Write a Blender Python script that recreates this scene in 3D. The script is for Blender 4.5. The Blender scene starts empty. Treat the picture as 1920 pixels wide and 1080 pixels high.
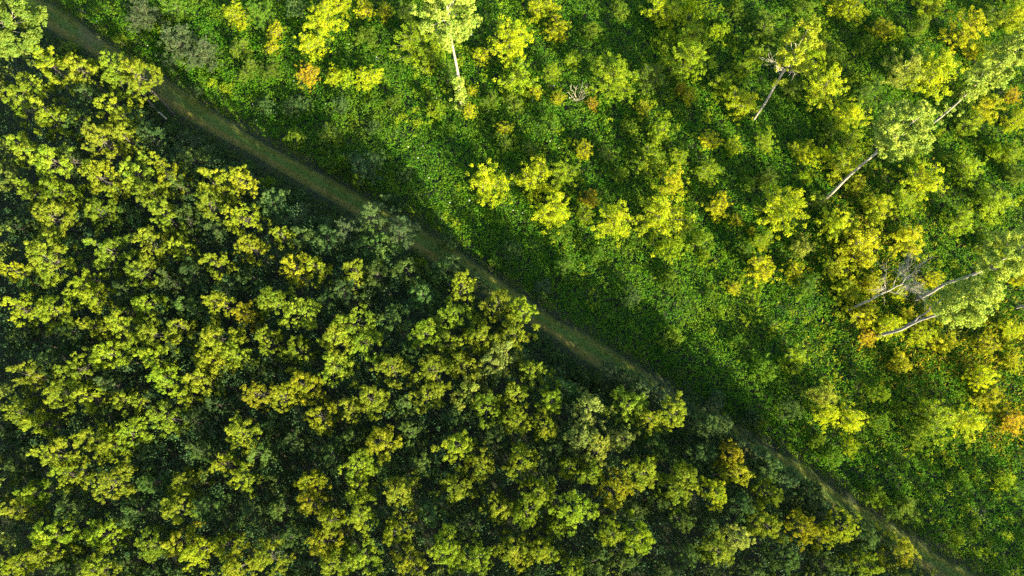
import bpy, math, random
import numpy as np

# ------------------------------------------------------------------ camera, light, exposure
S = bpy.context.scene
C = S.collection
F = 1400.0                      # focal length in pixels of a 1920 wide frame
TILT = math.atan(360.0 / F)     # the nadir sits 360 px below the middle of the frame
H = 80.0                        # drone height above the ground
cam_d = bpy.data.cameras.new('camera')
cam = bpy.data.objects.new('camera', cam_d)
C.objects.link(cam)
cam_d.sensor_width = 36.0
cam_d.lens = 36.0 * F / 1920.0
cam_d.clip_start = 0.5
cam_d.clip_end = 4000
cam.location = (0, 0, H)
cam.rotation_euler = (TILT, 0, 0)
S.camera = cam

SUN_EL = math.radians(20.5)
SUN_AZ = (0.60, -0.80)          # the sun stands towards the lower right of the picture
world = bpy.data.worlds.new('World')
S.world = world
world.use_nodes = True
wn = world.node_tree
wn.nodes.clear()
sky = wn.nodes.new('ShaderNodeTexSky')
sky.sky_type = 'NISHITA'
sky.sun_disc = False
sky.sun_elevation = SUN_EL
sky.sun_rotation = math.atan2(SUN_AZ[0], SUN_AZ[1])
bgn = wn.nodes.new('ShaderNodeBackground')
bgn.inputs['Strength'].default_value = 0.105
wo = wn.nodes.new('ShaderNodeOutputWorld')
wn.links.new(sky.outputs[0], bgn.inputs['Color'])
wn.links.new(bgn.outputs[0], wo.inputs['Surface'])

sun_d = bpy.data.lights.new('sun', 'SUN')
sun_d.energy = 5.0
sun_d.angle = math.radians(0.5)
sun_d.color = (1.0, 0.91, 0.60)
sun = bpy.data.objects.new('sun', sun_d)
C.objects.link(sun)
from mathutils import Vector, Matrix
ce = math.cos(SUN_EL)
sdir = Vector((SUN_AZ[0] * ce, SUN_AZ[1] * ce, math.sin(SUN_EL)))
sun.rotation_euler = sdir.to_track_quat('Z', 'Y').to_euler()
sun.location = (0, 0, 60)

S.view_settings.view_transform = 'Standard'
S.view_settings.look = 'None'
S.view_settings.gamma = 1
S.view_settings.use_curve_mapping = False
S.view_settings.exposure = 2.45
S.render.engine = 'CYCLES'
S.cycles.max_bounces = 6
S.cycles.diffuse_bounces = 3
S.cycles.transmission_bounces = 4
S.cycles.use_denoising = False

rng = np.random.default_rng(11)
random.seed(11)
ct, st = math.cos(TILT), math.sin(TILT)


def at(px, py, z=0.0):
    """world point seen at pixel (px, py) of the 1920x1080 photograph at height z"""
    dx, dy = (px - 960) / F, (540 - py) / F
    wy, wz = dy * ct + st, dy * st - ct
    t = (z - H) / wz
    return np.array([dx * t, wy * t, z])


def proj(p):
    p = np.atleast_2d(p)
    y, z = p[:, 1], p[:, 2] - H
    cy, cz = y * ct + z * st, -y * st + z * ct
    return 960 + F * p[:, 0] / -cz, 540 - F * cy / -cz


def m_per_px(p):
    return (p[1] * st - (p[2] - H) * ct) / F


# ------------------------------------------------------------------ materials
def new_mat(name):
    m = bpy.data.materials.new(name)
    m.use_nodes = True
    m.node_tree.nodes.clear()
    return m, m.node_tree


def leaf_mat(name, base=None, yellow=(0.27, 0.29, 0.010), trans=0.42, ymix=0.25, noise_yellow=None):
    """leaf: colour from the object (or base), tone varies leaf by leaf, thin and translucent"""
    m, t = new_mat(name)
    N, L = t.nodes.new, t.links.new
    out = N('ShaderNodeOutputMaterial')
    att = N('ShaderNodeAttribute'); att.attribute_name = 'tone'
    if base is None:
        oi = N('ShaderNodeObjectInfo')
        col = oi.outputs['Color']
    else:
        rgb = N('ShaderNodeRGB'); rgb.outputs[0].default_value = (*base, 1)
        col = rgb.outputs[0]
    if noise_yellow:
        geo = N('ShaderNodeNewGeometry')
        nz = N('ShaderNodeTexNoise'); nz.inputs['Scale'].default_value = noise_yellow[0]
        nz.inputs['Detail'].default_value = 4
        L(geo.outputs['Position'], nz.inputs['Vector'])
        rp = N('ShaderNodeValToRGB')
        rp.color_ramp.elements[0].position = noise_yellow[1]
        rp.color_ramp.elements[1].position = noise_yellow[2]
        L(nz.outputs[0], rp.inputs[0])
        mx0 = N('ShaderNodeMix'); mx0.data_type = 'RGBA'
        L(rp.outputs[0], mx0.inputs[0]); L(col, mx0.inputs[6])
        mx0.inputs[7].default_value = (*noise_yellow[3], 1)
        col = mx0.outputs[2]
    # whole sprays differ a little in hue
    gp = N('ShaderNodeNewGeometry')
    nv = N('ShaderNodeTexNoise'); nv.inputs['Scale'].default_value = 0.9; nv.inputs['Detail'].default_value = 3
    L(gp.outputs['Position'], nv.inputs['Vector'])
    hr = N('ShaderNodeMapRange'); hr.inputs[1].default_value = 0.3; hr.inputs[2].default_value = 0.7
    hr.inputs[3].default_value = 0.478; hr.inputs[4].default_value = 0.522
    vr = N('ShaderNodeMapRange'); vr.inputs[1].default_value = 0.3; vr.inputs[2].default_value = 0.7
    vr.inputs[3].default_value = 1.15; vr.inputs[4].default_value = 0.80
    L(nv.outputs[0], hr.inputs[0]); L(nv.outputs[0], vr.inputs[0])
    h0 = N('ShaderNodeHueSaturation')
    L(hr.outputs[0], h0.inputs['Hue']); L(vr.outputs[0], h0.inputs['Value']); L(col, h0.inputs['Color'])
    col = h0.outputs[0]
    # a few leaves turned yellow
    rr = N('ShaderNodeMapRange'); rr.inputs[1].default_value = 1.0 - ymix; rr.inputs[2].default_value = 1.0
    rr.inputs[3].default_value = 0; rr.inputs[4].default_value = 0.75
    L(att.outputs['Fac'], rr.inputs[0])
    mx = N('ShaderNodeMix'); mx.data_type = 'RGBA'
    L(rr.outputs[0], mx.inputs[0]); L(col, mx.inputs[6]); mx.inputs[7].default_value = (*yellow, 1)
    val = N('ShaderNodeMapRange'); val.inputs[3].default_value = 0.62; val.inputs[4].default_value = 1.3
    L(att.outputs['Fac'], val.inputs[0])
    hs = N('ShaderNodeHueSaturation')
    L(mx.outputs[2], hs.inputs['Color']); L(val.outputs[0], hs.inputs['Value'])
    pr = N('ShaderNodeBsdfPrincipled')
    pr.inputs['Roughness'].default_value = 0.55
    pr.inputs['Specular IOR Level'].default_value = 0.15
    L(hs.outputs[0], pr.inputs['Base Color'])
    tr = N('ShaderNodeBsdfTranslucent')
    ty = N('ShaderNodeMix'); ty.data_type = 'RGBA'; ty.blend_type = 'MULTIPLY'; ty.inputs[0].default_value = 1
    L(hs.outputs[0], ty.inputs[6]); ty.inputs[7].default_value = (1.5, 1.35, 0.4, 1)
    L(ty.outputs[2], tr.inputs['Color'])
    ms = N('ShaderNodeMixShader'); ms.inputs[0].default_value = trans
    L(pr.outputs[0], ms.inputs[1]); L(tr.outputs[0], ms.inputs[2])
    L(ms.outputs[0], out.inputs['Surface'])
    return m


def bark_mat(name, c1, c2, scale=6.0, stretch=0.25):
    m, t = new_mat(name)
    N, L = t.nodes.new, t.links.new
    out = N('ShaderNodeOutputMaterial'); pr = N('ShaderNodeBsdfPrincipled')
    tc = N('ShaderNodeTexCoord'); mp = N('ShaderNodeMapping')
    mp.inputs['Scale'].default_value = (scale, scale, scale * stretch)
    nz = N('ShaderNodeTexNoise'); nz.inputs['Detail'].default_value = 6; nz.inputs['Scale'].default_value = 1
    rp = N('ShaderNodeValToRGB')
    rp.color_ramp.elements[0].color = (*c1, 1); rp.color_ramp.elements[0].position = 0.35
    rp.color_ramp.elements[1].color = (*c2, 1); rp.color_ramp.elements[1].position = 0.65
    L(tc.outputs['Object'], mp.inputs[0]); L(mp.outputs[0], nz.inputs['Vector'])
    L(nz.outputs[0], rp.inputs[0]); L(rp.outputs[0], pr.inputs['Base Color'])
    pr.inputs['Roughness'].default_value = 0.85
    bp = N('ShaderNodeBump'); bp.inputs['Strength'].default_value = 0.5; bp.inputs['Distance'].default_value = 0.03
    L(nz.outputs[0], bp.inputs['Height']); L(bp.outputs[0], pr.inputs['Normal'])
    L(pr.outputs[0], out.inputs['Surface'])
    return m


M_WOOD = leaf_mat('wood_leaf', trans=0.36, ymix=0.16)
M_SCRUB = leaf_mat('scrub_leaf', trans=0.45, ymix=0.22)
M_TALL = leaf_mat('tall_tree_leaf', trans=0.36, ymix=0.10)
M_COVER = leaf_mat('ground_cover_leaf', base=(0.080, 0.195, 0.005), trans=0.42, ymix=0.10, yellow=(0.11, 0.20, 0.006),
                   noise_yellow=(0.09, 0.50, 0.75, (0.13, 0.21, 0.006)))
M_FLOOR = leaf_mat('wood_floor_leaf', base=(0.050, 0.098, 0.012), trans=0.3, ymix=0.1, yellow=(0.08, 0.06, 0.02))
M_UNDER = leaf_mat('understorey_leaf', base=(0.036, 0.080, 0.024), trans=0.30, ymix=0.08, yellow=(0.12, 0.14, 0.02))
M_SEDGE = leaf_mat('yellow_grass_blade', base=(0.20, 0.20, 0.012), trans=0.45, ymix=0.3, yellow=(0.40, 0.30, 0.02))
M_TURF = leaf_mat('track_grass_blade', base=(0.105, 0.140, 0.008), trans=0.3, ymix=0.2, yellow=(0.14, 0.11, 0.03))
M_PETAL = leaf_mat('white_petal', base=(0.7, 0.7, 0.62), trans=0.3, ymix=0.01, yellow=(0.7, 0.7, 0.5))
M_BARK = bark_mat('grey_brown_bark', (0.035, 0.03, 0.022), (0.09, 0.075, 0.055))
M_PALE = bark_mat('pale_bark', (0.13, 0.11, 0.08), (0.33, 0.28, 0.20), 5)
M_GREYB = bark_mat('grey_bark', (0.10, 0.09, 0.08), (0.25, 0.22, 0.18), 5)
M_DEAD = bark_mat('bleached_dead_bark', (0.16, 0.14, 0.09), (0.33, 0.29, 0.20), 7)


# ------------------------------------------------------------------ mesh helpers
def mesh_np(name, verts, faces, mat, tone=None, smooth=False):
    """verts (n,3), faces (m,4) -> mesh datablock"""
    me = bpy.data.meshes.new(name)
    nv, nf = len(verts), len(faces)
    me.vertices.add(nv)
    me.vertices.foreach_set('co', np.asarray(verts, np.float32).ravel())
    me.loops.add(nf * 4)
    me.loops.foreach_set('vertex_index', np.asarray(faces, np.int32).ravel())
    me.polygons.add(nf)
    me.polygons.foreach_set('loop_start', np.arange(0, nf * 4, 4, dtype=np.int32))
    me.polygons.foreach_set('use_smooth', np.full(nf, smooth))
    me.materials.append(mat)
    if tone is not None:
        a = me.attributes.new('tone', 'FLOAT', 'FACE')
        a.data.foreach_set('value', np.asarray(tone, np.float32))
    me.update(calc_edges=True)
    return me


def unit(v):
    return v / np.maximum(np.linalg.norm(v, axis=-1, keepdims=True), 1e-6)


def leaf_quads(c, nrm, length, width, tone, along=None):
    """rhombic leaves, a little folded"""
    n = len(c)
    nrm = unit(nrm)
    a = rng.normal(size=(n, 3)) if along is None else along + rng.normal(size=(n, 3)) * 0.25
    a = unit(a - nrm * np.sum(a * nrm, 1, keepdims=True))
    b = np.cross(nrm, a)
    L = (length * rng.uniform(0.7, 1.3, n))[:, None]
    W = (width * rng.uniform(0.7, 1.3, n))[:, None]
    v = np.empty((n, 4, 3))
    v[:, 0] = c - a * L * .5
    v[:, 1] = c + b * W * .5 + nrm * W * .18 - a * L * .08
    v[:, 2] = c + a * L * .5 - nrm * L * .12
    v[:, 3] = c - b * W * .5 + nrm * W * .18 - a * L * .08
    return v.reshape(-1, 3), np.arange(n * 4).reshape(-1, 4), tone


def sprays(centres, radii, per, flat=0.7, up=0.45, out=0.7, length=0.18, width=0.12, rnd=0.6, axis=None):
    """leaves clustered round spray centres"""
    n = len(centres)
    idx = np.repeat(np.arange(n), per)
    u = unit(rng.normal(size=(len(idx), 3)))
    rr = rng.uniform(0, 1, len(idx)) ** 0.45
    off = u * (rr * radii[idx])[:, None]
    off[:, 2] *= flat
    c = centres[idx] + off
    nrm = u * out + np.array([0, 0, up]) + rng.normal(size=u.shape) * rnd
    st_ = rng.uniform(0.15, 0.85, n)[idx]
    tone = np.clip(st_ * 0.6 + rng.uniform(0, 1, len(idx)) * 0.4, 0, 1)
    return leaf_quads(c, nrm, length, width, tone, None if axis is None else axis[idx])


def tube(pts, rad, sides=6):
    pts = np.asarray(pts, float)
    n = len(pts)
    tan = unit(np.gradient(pts, axis=0))
    ref = np.array([1.0, 0.2, 0.1])
    u = unit(np.cross(tan, ref)); w = np.cross(tan, u)
    an = np.linspace(0, 2 * np.pi, sides, endpoint=False)
    ring = u[:, None] * np.cos(an)[None, :, None] + w[:, None] * np.sin(an)[None, :, None]
    v = (pts[:, None] + ring * np.asarray(rad)[:, None, None]).reshape(-1, 3)
    f = []
    for i in range(n - 1):
        for j in range(sides):
            k = (j + 1) % sides
            f.append((i * sides + j, i * sides + k, (i + 1) * sides + k, (i + 1) * sides + j))
    # close the tip
    tip = (n - 1) * sides
    for j in range(1, sides - 2, 2):
        f.append((tip, tip + j, tip + j + 1, tip + j + 2))
    return v, np.array(f)


def merge(parts):
    vs, fs, ts, o = [], [], [], 0
    for p in parts:
        vs.append(p[0]); fs.append(p[1] + o); o += len(p[0])
        if len(p) > 2:
            ts.append(p[2])
    return np.concatenate(vs), np.concatenate(fs), (np.concatenate(ts) if ts else None)


def bent(p0, p1, k=5, wob=0.08, sag=0.0):
    p0, p1 = np.asarray(p0, float), np.asarray(p1, float)
    t = np.linspace(0, 1, k)[:, None]
    L = np.linalg.norm(p1 - p0)
    p = p0 + (p1 - p0) * t
    w = rng.normal(size=(k, 3)) * wob * L * 0.5
    w[0] = 0; w[-1] = 0
    p = p + w
    p[:, 2] += sag * L * np.sin(np.pi * t[:, 0])
    return p


def obj(name, me, parent=None, color=None):
    o = bpy.data.objects.new(name, me)
    C.objects.link(o)
    if parent is not None:
        o.parent = parent
    if color is not None:
        o.color = (*color, 1)
    return o


def tag(o, label=None, cat=None, group=None, kind=None):
    for k, v in (('label', label), ('category', cat), ('group', group), ('kind', kind)):
        if v:
            o[k] = v
    return o


def value_noise(x, y, scale, seed=0):
    """smooth 2D value noise in 0..1"""
    r = np.random.default_rng(seed)
    g = r.uniform(0, 1, (64, 64))
    xs, ys = x / scale + 1000, y / scale + 1000
    xi, yi = np.floor(xs).astype(int), np.floor(ys).astype(int)
    fx, fy = xs - xi, ys - yi
    fx = fx * fx * (3 - 2 * fx); fy = fy * fy * (3 - 2 * fy)
    a, b = g[xi % 64, yi % 64], g[(xi + 1) % 64, yi % 64]
    c, d = g[xi % 64, (yi + 1) % 64], g[(xi + 1) % 64, (yi + 1) % 64]
    return (a * (1 - fx) + b * fx) * (1 - fy) + (c * (1 - fx) + d * fx) * fy


# ------------------------------------------------------------------ the track's course
TRACK_PX = [(-120, -90), (-20, -40), (70, 15), (170, 80), (290, 160), (420, 243), (530, 306), (640, 366), (720, 414), (800, 458),
            (905, 527), (1010, 597), (1080, 640), (1170, 694), (1300, 775), (1400, 835), (1500, 897), (1620, 975),
            (1740, 1050), (1860, 1125), (2000, 1210)]
TRACK = np.array([at(x, y)[:2] for x, y in TRACK_PX])


def track_dist(x, y):
    """(distance, signed side: + towards the clearing) to the track's centre line"""
    p = np.stack([x, y], 1)
    best = np.full(len(p), 1e9); side = np.zeros(len(p))
    for a, b in zip(TRACK[:-1], TRACK[1:]):
        d = b - a
        t = np.clip(((p - a) @ d) / (d @ d), 0, 1)
        q = p - (a + t[:, None] * d)
        dist = np.hypot(q[:, 0], q[:, 1])
        s = d[0] * q[:, 1] - d[1] * q[:, 0]
        m = dist < best
        best[m] = dist[m]; side[m] = s[m]
    return best, np.sign(side)


# ------------------------------------------------------------------ ground
def ground_mat(name, cols, scale=0.6):
    m, t = new_mat(name)
    N, L = t.nodes.new, t.links.new
    out = N('ShaderNodeOutputMaterial'); pr = N('ShaderNodeBsdfPrincipled')
    geo = N('ShaderNodeNewGeometry')
    nz = N('ShaderNodeTexNoise'); nz.inputs['Scale'].default_value = scale; nz.inputs['Detail'].default_value = 9
    nz.inputs['Roughness'].default_value = 0.68
    rp = N('ShaderNodeValToRGB')
    el = rp.color_ramp.elements
    el[0].position = 0.3; el[0].color = (*cols[0], 1)
    el[1].position = 0.7; el[1].color = (*cols[-1], 1)
    for i, c in enumerate(cols[1:-1]):
        e = el.new(0.3 + 0.4 * (i + 1) / (len(cols) - 1)); e.color = (*c, 1)
    L(geo.outputs['Position'], nz.inputs['Vector']); L(nz.outputs[0], rp.inputs[0])
    L(rp.outputs[0], pr.inputs['Base Color'])
    pr.inputs['Roughness'].default_value = 0.95
    n2 = N('ShaderNodeTexNoise'); n2.inputs['Scale'].default_value = 7; n2.inputs['Detail'].default_value = 5
    L(geo.outputs['Position'], n2.inputs['Vector'])
    bp = N('ShaderNodeBump'); bp.inputs['Strength'].default_value = 0.8; bp.inputs['Distance'].default_value = 0.12
    L(n2.outputs[0], bp.inputs['Height']); L(bp.outputs[0], pr.inputs['Normal'])
    L(pr.outputs[0], out.inputs['Surface'])
    return m


R_ = 1500.0
gm = mesh_np('ground', [(-R_, -R_, 0), (R_, -R_, 0), (R_, R_, 0), (-R_, R_, 0)], [(0, 1, 2, 3)],
             ground_mat('earth', [(0.010, 0.013, 0.005), (0.018, 0.026, 0.007), (0.012, 0.02, 0.005), (0.024, 0.022, 0.009)]))
tag(obj('ground', gm), kind='structure')

# track: strip with a green middle, worn wheel lines and a few bare patches
tm, tt = new_mat('track_turf')
N, L = tt.nodes.new, tt.links.new
out = N('ShaderNodeOutputMaterial'); pr = N('ShaderNodeBsdfPrincipled'); pr.inputs['Roughness'].default_value = 0.95
uv = N('ShaderNodeAttribute'); uv.attribute_name = 'across'
geo = N('ShaderNodeNewGeometry')
nz = N('ShaderNodeTexNoise'); nz.inputs['Scale'].default_value = 1.6; nz.inputs['Detail'].default_value = 8
L(geo.outputs['Position'], nz.inputs['Vector'])
ad = N('ShaderNodeMath'); ad.operation = 'MULTIPLY_ADD'; ad.inputs[1].default_value = 0.28
sb = N('ShaderNodeMath'); sb.operation = 'SUBTRACT'; sb.inputs[1].default_value = 0.14
L(nz.outputs[0], ad.inputs[0]); L(uv.outputs['Fac'], ad.inputs[2]); L(ad.outputs[0], sb.inputs[0])
rp = N('ShaderNodeValToRGB'); e = rp.color_ramp.elements
e[0].position = 0.0; e[0].color = (0.035, 0.055, 0.010, 1)
e[1].position = 1.0; e[1].color = (0.03, 0.055, 0.010, 1)
for ps, c in ((0.14, (0.115, 0.095, 0.012)), (0.30, (0.145, 0.125, 0.018)), (0.42, (0.060, 0.098, 0.006)), (0.62, (0.058, 0.102, 0.006)), (0.80, (0.115, 0.118, 0.010))):
    k = e.new(ps); k.color = (*c, 1)
L(sb.outputs[0], rp.inputs[0])
bare = N('ShaderNodeTexNoise'); bare.inputs['Scale'].default_value = 0.13; bare.inputs['Detail'].default_value = 5
L(geo.outputs['Position'], bare.inputs['Vector'])
br = N('ShaderNodeValToRGB'); br.color_ramp.elements[0].position = 0.56; br.color_ramp.elements[1].position = 0.74
L(bare.outputs[0], br.inputs[0])
mx = N('ShaderNodeMix'); mx.data_type = 'RGBA'
L(br.outputs[0], mx.inputs[0]); L(rp.outputs[0], mx.inputs[6]); mx.inputs[7].default_value = (0.11, 0.098, 0.03, 1)
L(mx.outputs[2], pr.inputs['Base Color'])
bp = N('ShaderNodeBump'); bp.inputs['Strength'].default_value = 0.7; bp.inputs['Distance'].default_value = 0.08
n3 = N('ShaderNodeTexNoise'); n3.inputs['Scale'].default_value = 9; n3.inputs['Detail'].default_value = 4
L(geo.outputs['Position'], n3.inputs['Vector']); L(n3.outputs[0], bp.inputs['Height']); L(bp.outputs[0], pr.inputs['Normal'])
L(pr.outputs[0], out.inputs['Surface'])
# resample the centre line
seg = np.concatenate([[0], np.cumsum(np.hypot(*np.diff(TRACK, axis=0).T))])
ss = np.arange(0, seg[-1], 1.0)
cl = np.stack([np.interp(ss, seg, TRACK[:, 0]), np.interp(ss, seg, TRACK[:, 1])], 1)
for _ in range(3):
    cl[1:-1] = (cl[:-2] + 2 * cl[1:-1] + cl[2:]) / 4
tn = unit(np.gradient(cl, axis=0)); nn = np.stack([-tn[:, 1], tn[:, 0]], 1)
ACR = np.linspace(-1, 1, 9)
hw = 0.9 + 0.6 * value_noise(ss, ss * 0, 5.0, 3)
vv, ac = [], []
for a in ACR:
    p = cl + nn * (a * hw)[:, None]
    vv.append(np.column_stack([p, 0.012 + 0.05 * (1 - a * a) - 0.03 * np.exp(-((abs(a) - .5) / .15) ** 2) + np.zeros(len(p))]))
    ac.append(np.full(len(p), (a + 1) / 2))
n = len(cl)
fv = [(j * n + i, j * n + i + 1, (j + 1) * n + i + 1, (j + 1) * n + i) for j in range(8) for i in range(n - 1)]
tme = mesh_np('track', np.concatenate(vv), np.array(fv), tm, smooth=True)
aa = tme.attributes.new('across', 'FLOAT', 'POINT')
aa.data.foreach_set('value', np.concatenate(ac).astype(np.float32))
tag(obj('track', tme), kind='structure')

# ------------------------------------------------------------------ ground cover (stuff)
x0, x1, y0, y1 = -88, 88, -34, 76


def scatter(density, keep):
    n = int((x1 - x0) * (y1 - y0) * density)
    x = rng.uniform(x0, x1, n); y = rng.uniform(y0, y1, n)
    px, py = proj(np.stack([x, y, x * 0], 1))
    inside = (px > -160) & (px < 2080) & (py > -140) & (py < 1420)
    x, y = x[inside], y[inside]
    d, s = track_dist(x, y)
    k = keep(x, y, d, s)
    return x[k], y[k], d[k], s[k]


def cover_height(x, y):
    h = 0.25 + 0.55 * value_noise(x, y, 3.1, 1) * value_noise(x, y, 9.0, 2) * 1.7 + 0.28 * value_noise(x, y, 0.9, 4)
    return h


def keep_clear(x, y, d, s):
    fade = np.clip((d - 1.1) / 1.3, 0, 1)
    return (s > 0) & (rng.uniform(0, 1, len(x)) < fade)


# low leafy plants, in small tufts so that they read as plants and not as dust
x, y, d, s = scatter(25, keep_clear)
fade = np.clip((d - 1.5) / 2.5, 0.15, 1)
h = cover_height(x, y) * fade
cc = np.stack([x, y, h * rng.uniform(0.65, 1.05, len(x))], 1)
v, f, t = sprays(cc, rng.uniform(0.16, 0.36, len(x)), 5, flat=0.9, up=0.9, out=0.4, length=0.18, width=0.12, rnd=0.55)
cm = mesh_np('ground_cover', v, f, M_COVER, t)
tag(obj('undergrowth', cm), 'low green leafy undergrowth covering the open ground right of the track', 'undergrowth', kind='stuff')

# floor of the wood and the verge on its side
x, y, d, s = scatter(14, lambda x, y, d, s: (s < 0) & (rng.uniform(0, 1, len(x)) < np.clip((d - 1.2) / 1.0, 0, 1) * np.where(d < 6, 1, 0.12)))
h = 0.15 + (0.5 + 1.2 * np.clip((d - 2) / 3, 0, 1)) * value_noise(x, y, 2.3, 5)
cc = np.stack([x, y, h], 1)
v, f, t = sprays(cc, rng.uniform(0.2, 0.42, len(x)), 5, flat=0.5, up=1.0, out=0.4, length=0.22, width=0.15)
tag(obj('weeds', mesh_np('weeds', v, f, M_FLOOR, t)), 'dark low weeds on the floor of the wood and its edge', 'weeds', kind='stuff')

# young growth added between the trunks as dark teal fill that stops light
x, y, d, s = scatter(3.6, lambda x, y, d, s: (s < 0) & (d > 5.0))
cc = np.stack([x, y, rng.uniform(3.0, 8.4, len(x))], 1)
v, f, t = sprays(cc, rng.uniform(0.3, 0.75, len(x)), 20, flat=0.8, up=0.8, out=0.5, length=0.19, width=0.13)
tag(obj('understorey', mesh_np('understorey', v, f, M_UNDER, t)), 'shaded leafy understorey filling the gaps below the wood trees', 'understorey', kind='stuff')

# grass on and beside the track
x, y, d, s = scatter(75, lambda x, y, d, s: (d < 2.4) & (rng.uniform(0, 1, len(x)) < 0.35 + 0.9 * value_noise(x, y, 1.7, 31)))
n = len(x)
hgt = np.where(d < 1.1, 0.08, 0.30) * rng.uniform(0.6, 1.5, n)
c = np.stack([x, y, hgt * 0.5 + 0.04], 1)
lean = rng.normal(size=(n, 3)) * 0.6 + np.array([0, 0, 1])
v, f, t = leaf_quads(c, rng.normal(size=(n, 3)) + np.array([0, 0, .6]), 0.18, 0.05, rng.uniform(0, 1, n), unit(lean) * 2)
tag(obj('grass', mesh_np('grass', v, f, M_TURF, t)), 'short olive grass growing on the track and its verges', 'grass', kind='stuff')


# coarse yellow grass lit by the sun at the right
def yellow_zone(x, y, d, s):
    px, py = proj(np.stack([x, y, x * 0], 1))
    w = np.exp(-(((px - 1800) / 170) ** 2 + ((py - 690) / 110) ** 2)) + 0.8 * np.exp(-(((px - 1620) / 90) ** 2 + ((py - 470) / 130) ** 2)) \
        + 0.7 * np.exp(-(((px - 1890) / 60) ** 2 + ((py - 800) / 60) ** 2))
    return (s > 0) & (rng.uniform(0, 1, len(x)) < w * (0.3 + 0.9 * value_noise(x, y, 2.0, 8)))


x, y, d, s = scatter(30, yellow_zone)
n = len(x)
c = np.stack([x, y, 0.6 + 0.5 * rng.uniform(0, 1, n)], 1)
v, f, t = leaf_quads(c, rng.normal(size=(n, 3)), 0.55, 0.09, rng.uniform(0, 1, n), np.array([0.3, 0.2, 1.2]) + rng.normal(size=(n, 3)) * 0.4)
tag(obj('tall_grass', mesh_np('tall_grass', v, f, M_SEDGE, t)), 'coarse tall yellow grass in the sunlit part of the clearing', 'tall grass', kind='stuff')

# small white flower heads
x, y, d, s = scatter(0.05, lambda x, y, d, s: (s > 0) & (d > 2) & (d < 26) & (x < 10))
n = len(x)
cc = np.stack([x, y, cover_height(x, y) + 0.25], 1)
v, f, t = sprays(cc, np.full(n, 0.07), 5, flat=0.3, up=2, out=0.1, length=0.09, width=0.09)
tag(obj('white_flowers', mesh_np('white_flowers', v, f, M_PETAL, t)), 'tiny white flower heads dotted among the undergrowth', 'flowers', kind='stuff')


# ------------------------------------------------------------------ tree builders: each returns (trunk parts, crown arrays)
def broadleaf(R=2.2, top=12.4, depth=5.2, n_clump=30, spray=8, per=24, leaf=0.17):
    """round-crowned wood tree: clumps of sprays on a lobed dome, limbs inside"""
    ph = rng.uniform(0, 2 * np.pi, 3)
    cen, rad = [], []
    zc = top - depth * 0.5
    for i in range(n_clump):
        az = i * 2.39996 + rng.normal() * 0.35
        f_ = math.sqrt((i + 0.3) / n_clump)            # 0 at the tip, 1 at the skirt
        zz = 1 - 2 * f_ + rng.normal() * 0.10
        rr = f_ ** 0.75
        lob = 1 + 0.20 * math.sin(2 * az + ph[0]) + 0.14 * math.sin(3 * az + ph[1]) + rng.normal() * 0.13
        k = rng.uniform(0.75, 1.15)
        cen.append((rr * math.cos(az) * R * lob * k, rr * math.sin(az) * R * lob * k, zc + zz * depth * 0.5))
        rad.append(rng.uniform(0.26, 0.62) * R / 2.2)
    cen = [tuple(np.array(q) + rng.normal(size=3) * [.22, .22, .30]) for q in cen]
    cen, rad = np.array(cen), np.array(rad)
    idx = np.repeat(np.arange(n_clump), spray)
    u = unit(rng.normal(size=(len(idx), 3)) + np.array([0, 0, 0.5]))
    sc = cen[idx] + u * (rad[idx] * rng.uniform(0.5, 1.35, len(idx)))[:, None]
    sr = rng.uniform(0.11, 0.31, len(idx))
    crown = sprays(sc, sr, per, flat=0.7, up=0.55, out=0.8, length=leaf, width=leaf * 0.68, rnd=0.5)
    tr = [tube(bent((0, 0, -0.1), (rng.normal() * .15, rng.normal() * .15, zc + depth * .15), 7, 0.015), np.linspace(0.16, 0.05, 7))]
    limbs = []
    for j in range(0, n_clump, 2):
        z0 = zc - depth * 0.45 + rng.uniform(0, depth * 0.45)
        limbs.append(tube(bent((0, 0, z0), cen[j] * [.82, .82, 1] - [0, 0, .35], 5, 0.07), np.linspace(0.045, 0.008, 5), 5))
    return merge(tr), merge(limbs), crown


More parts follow.
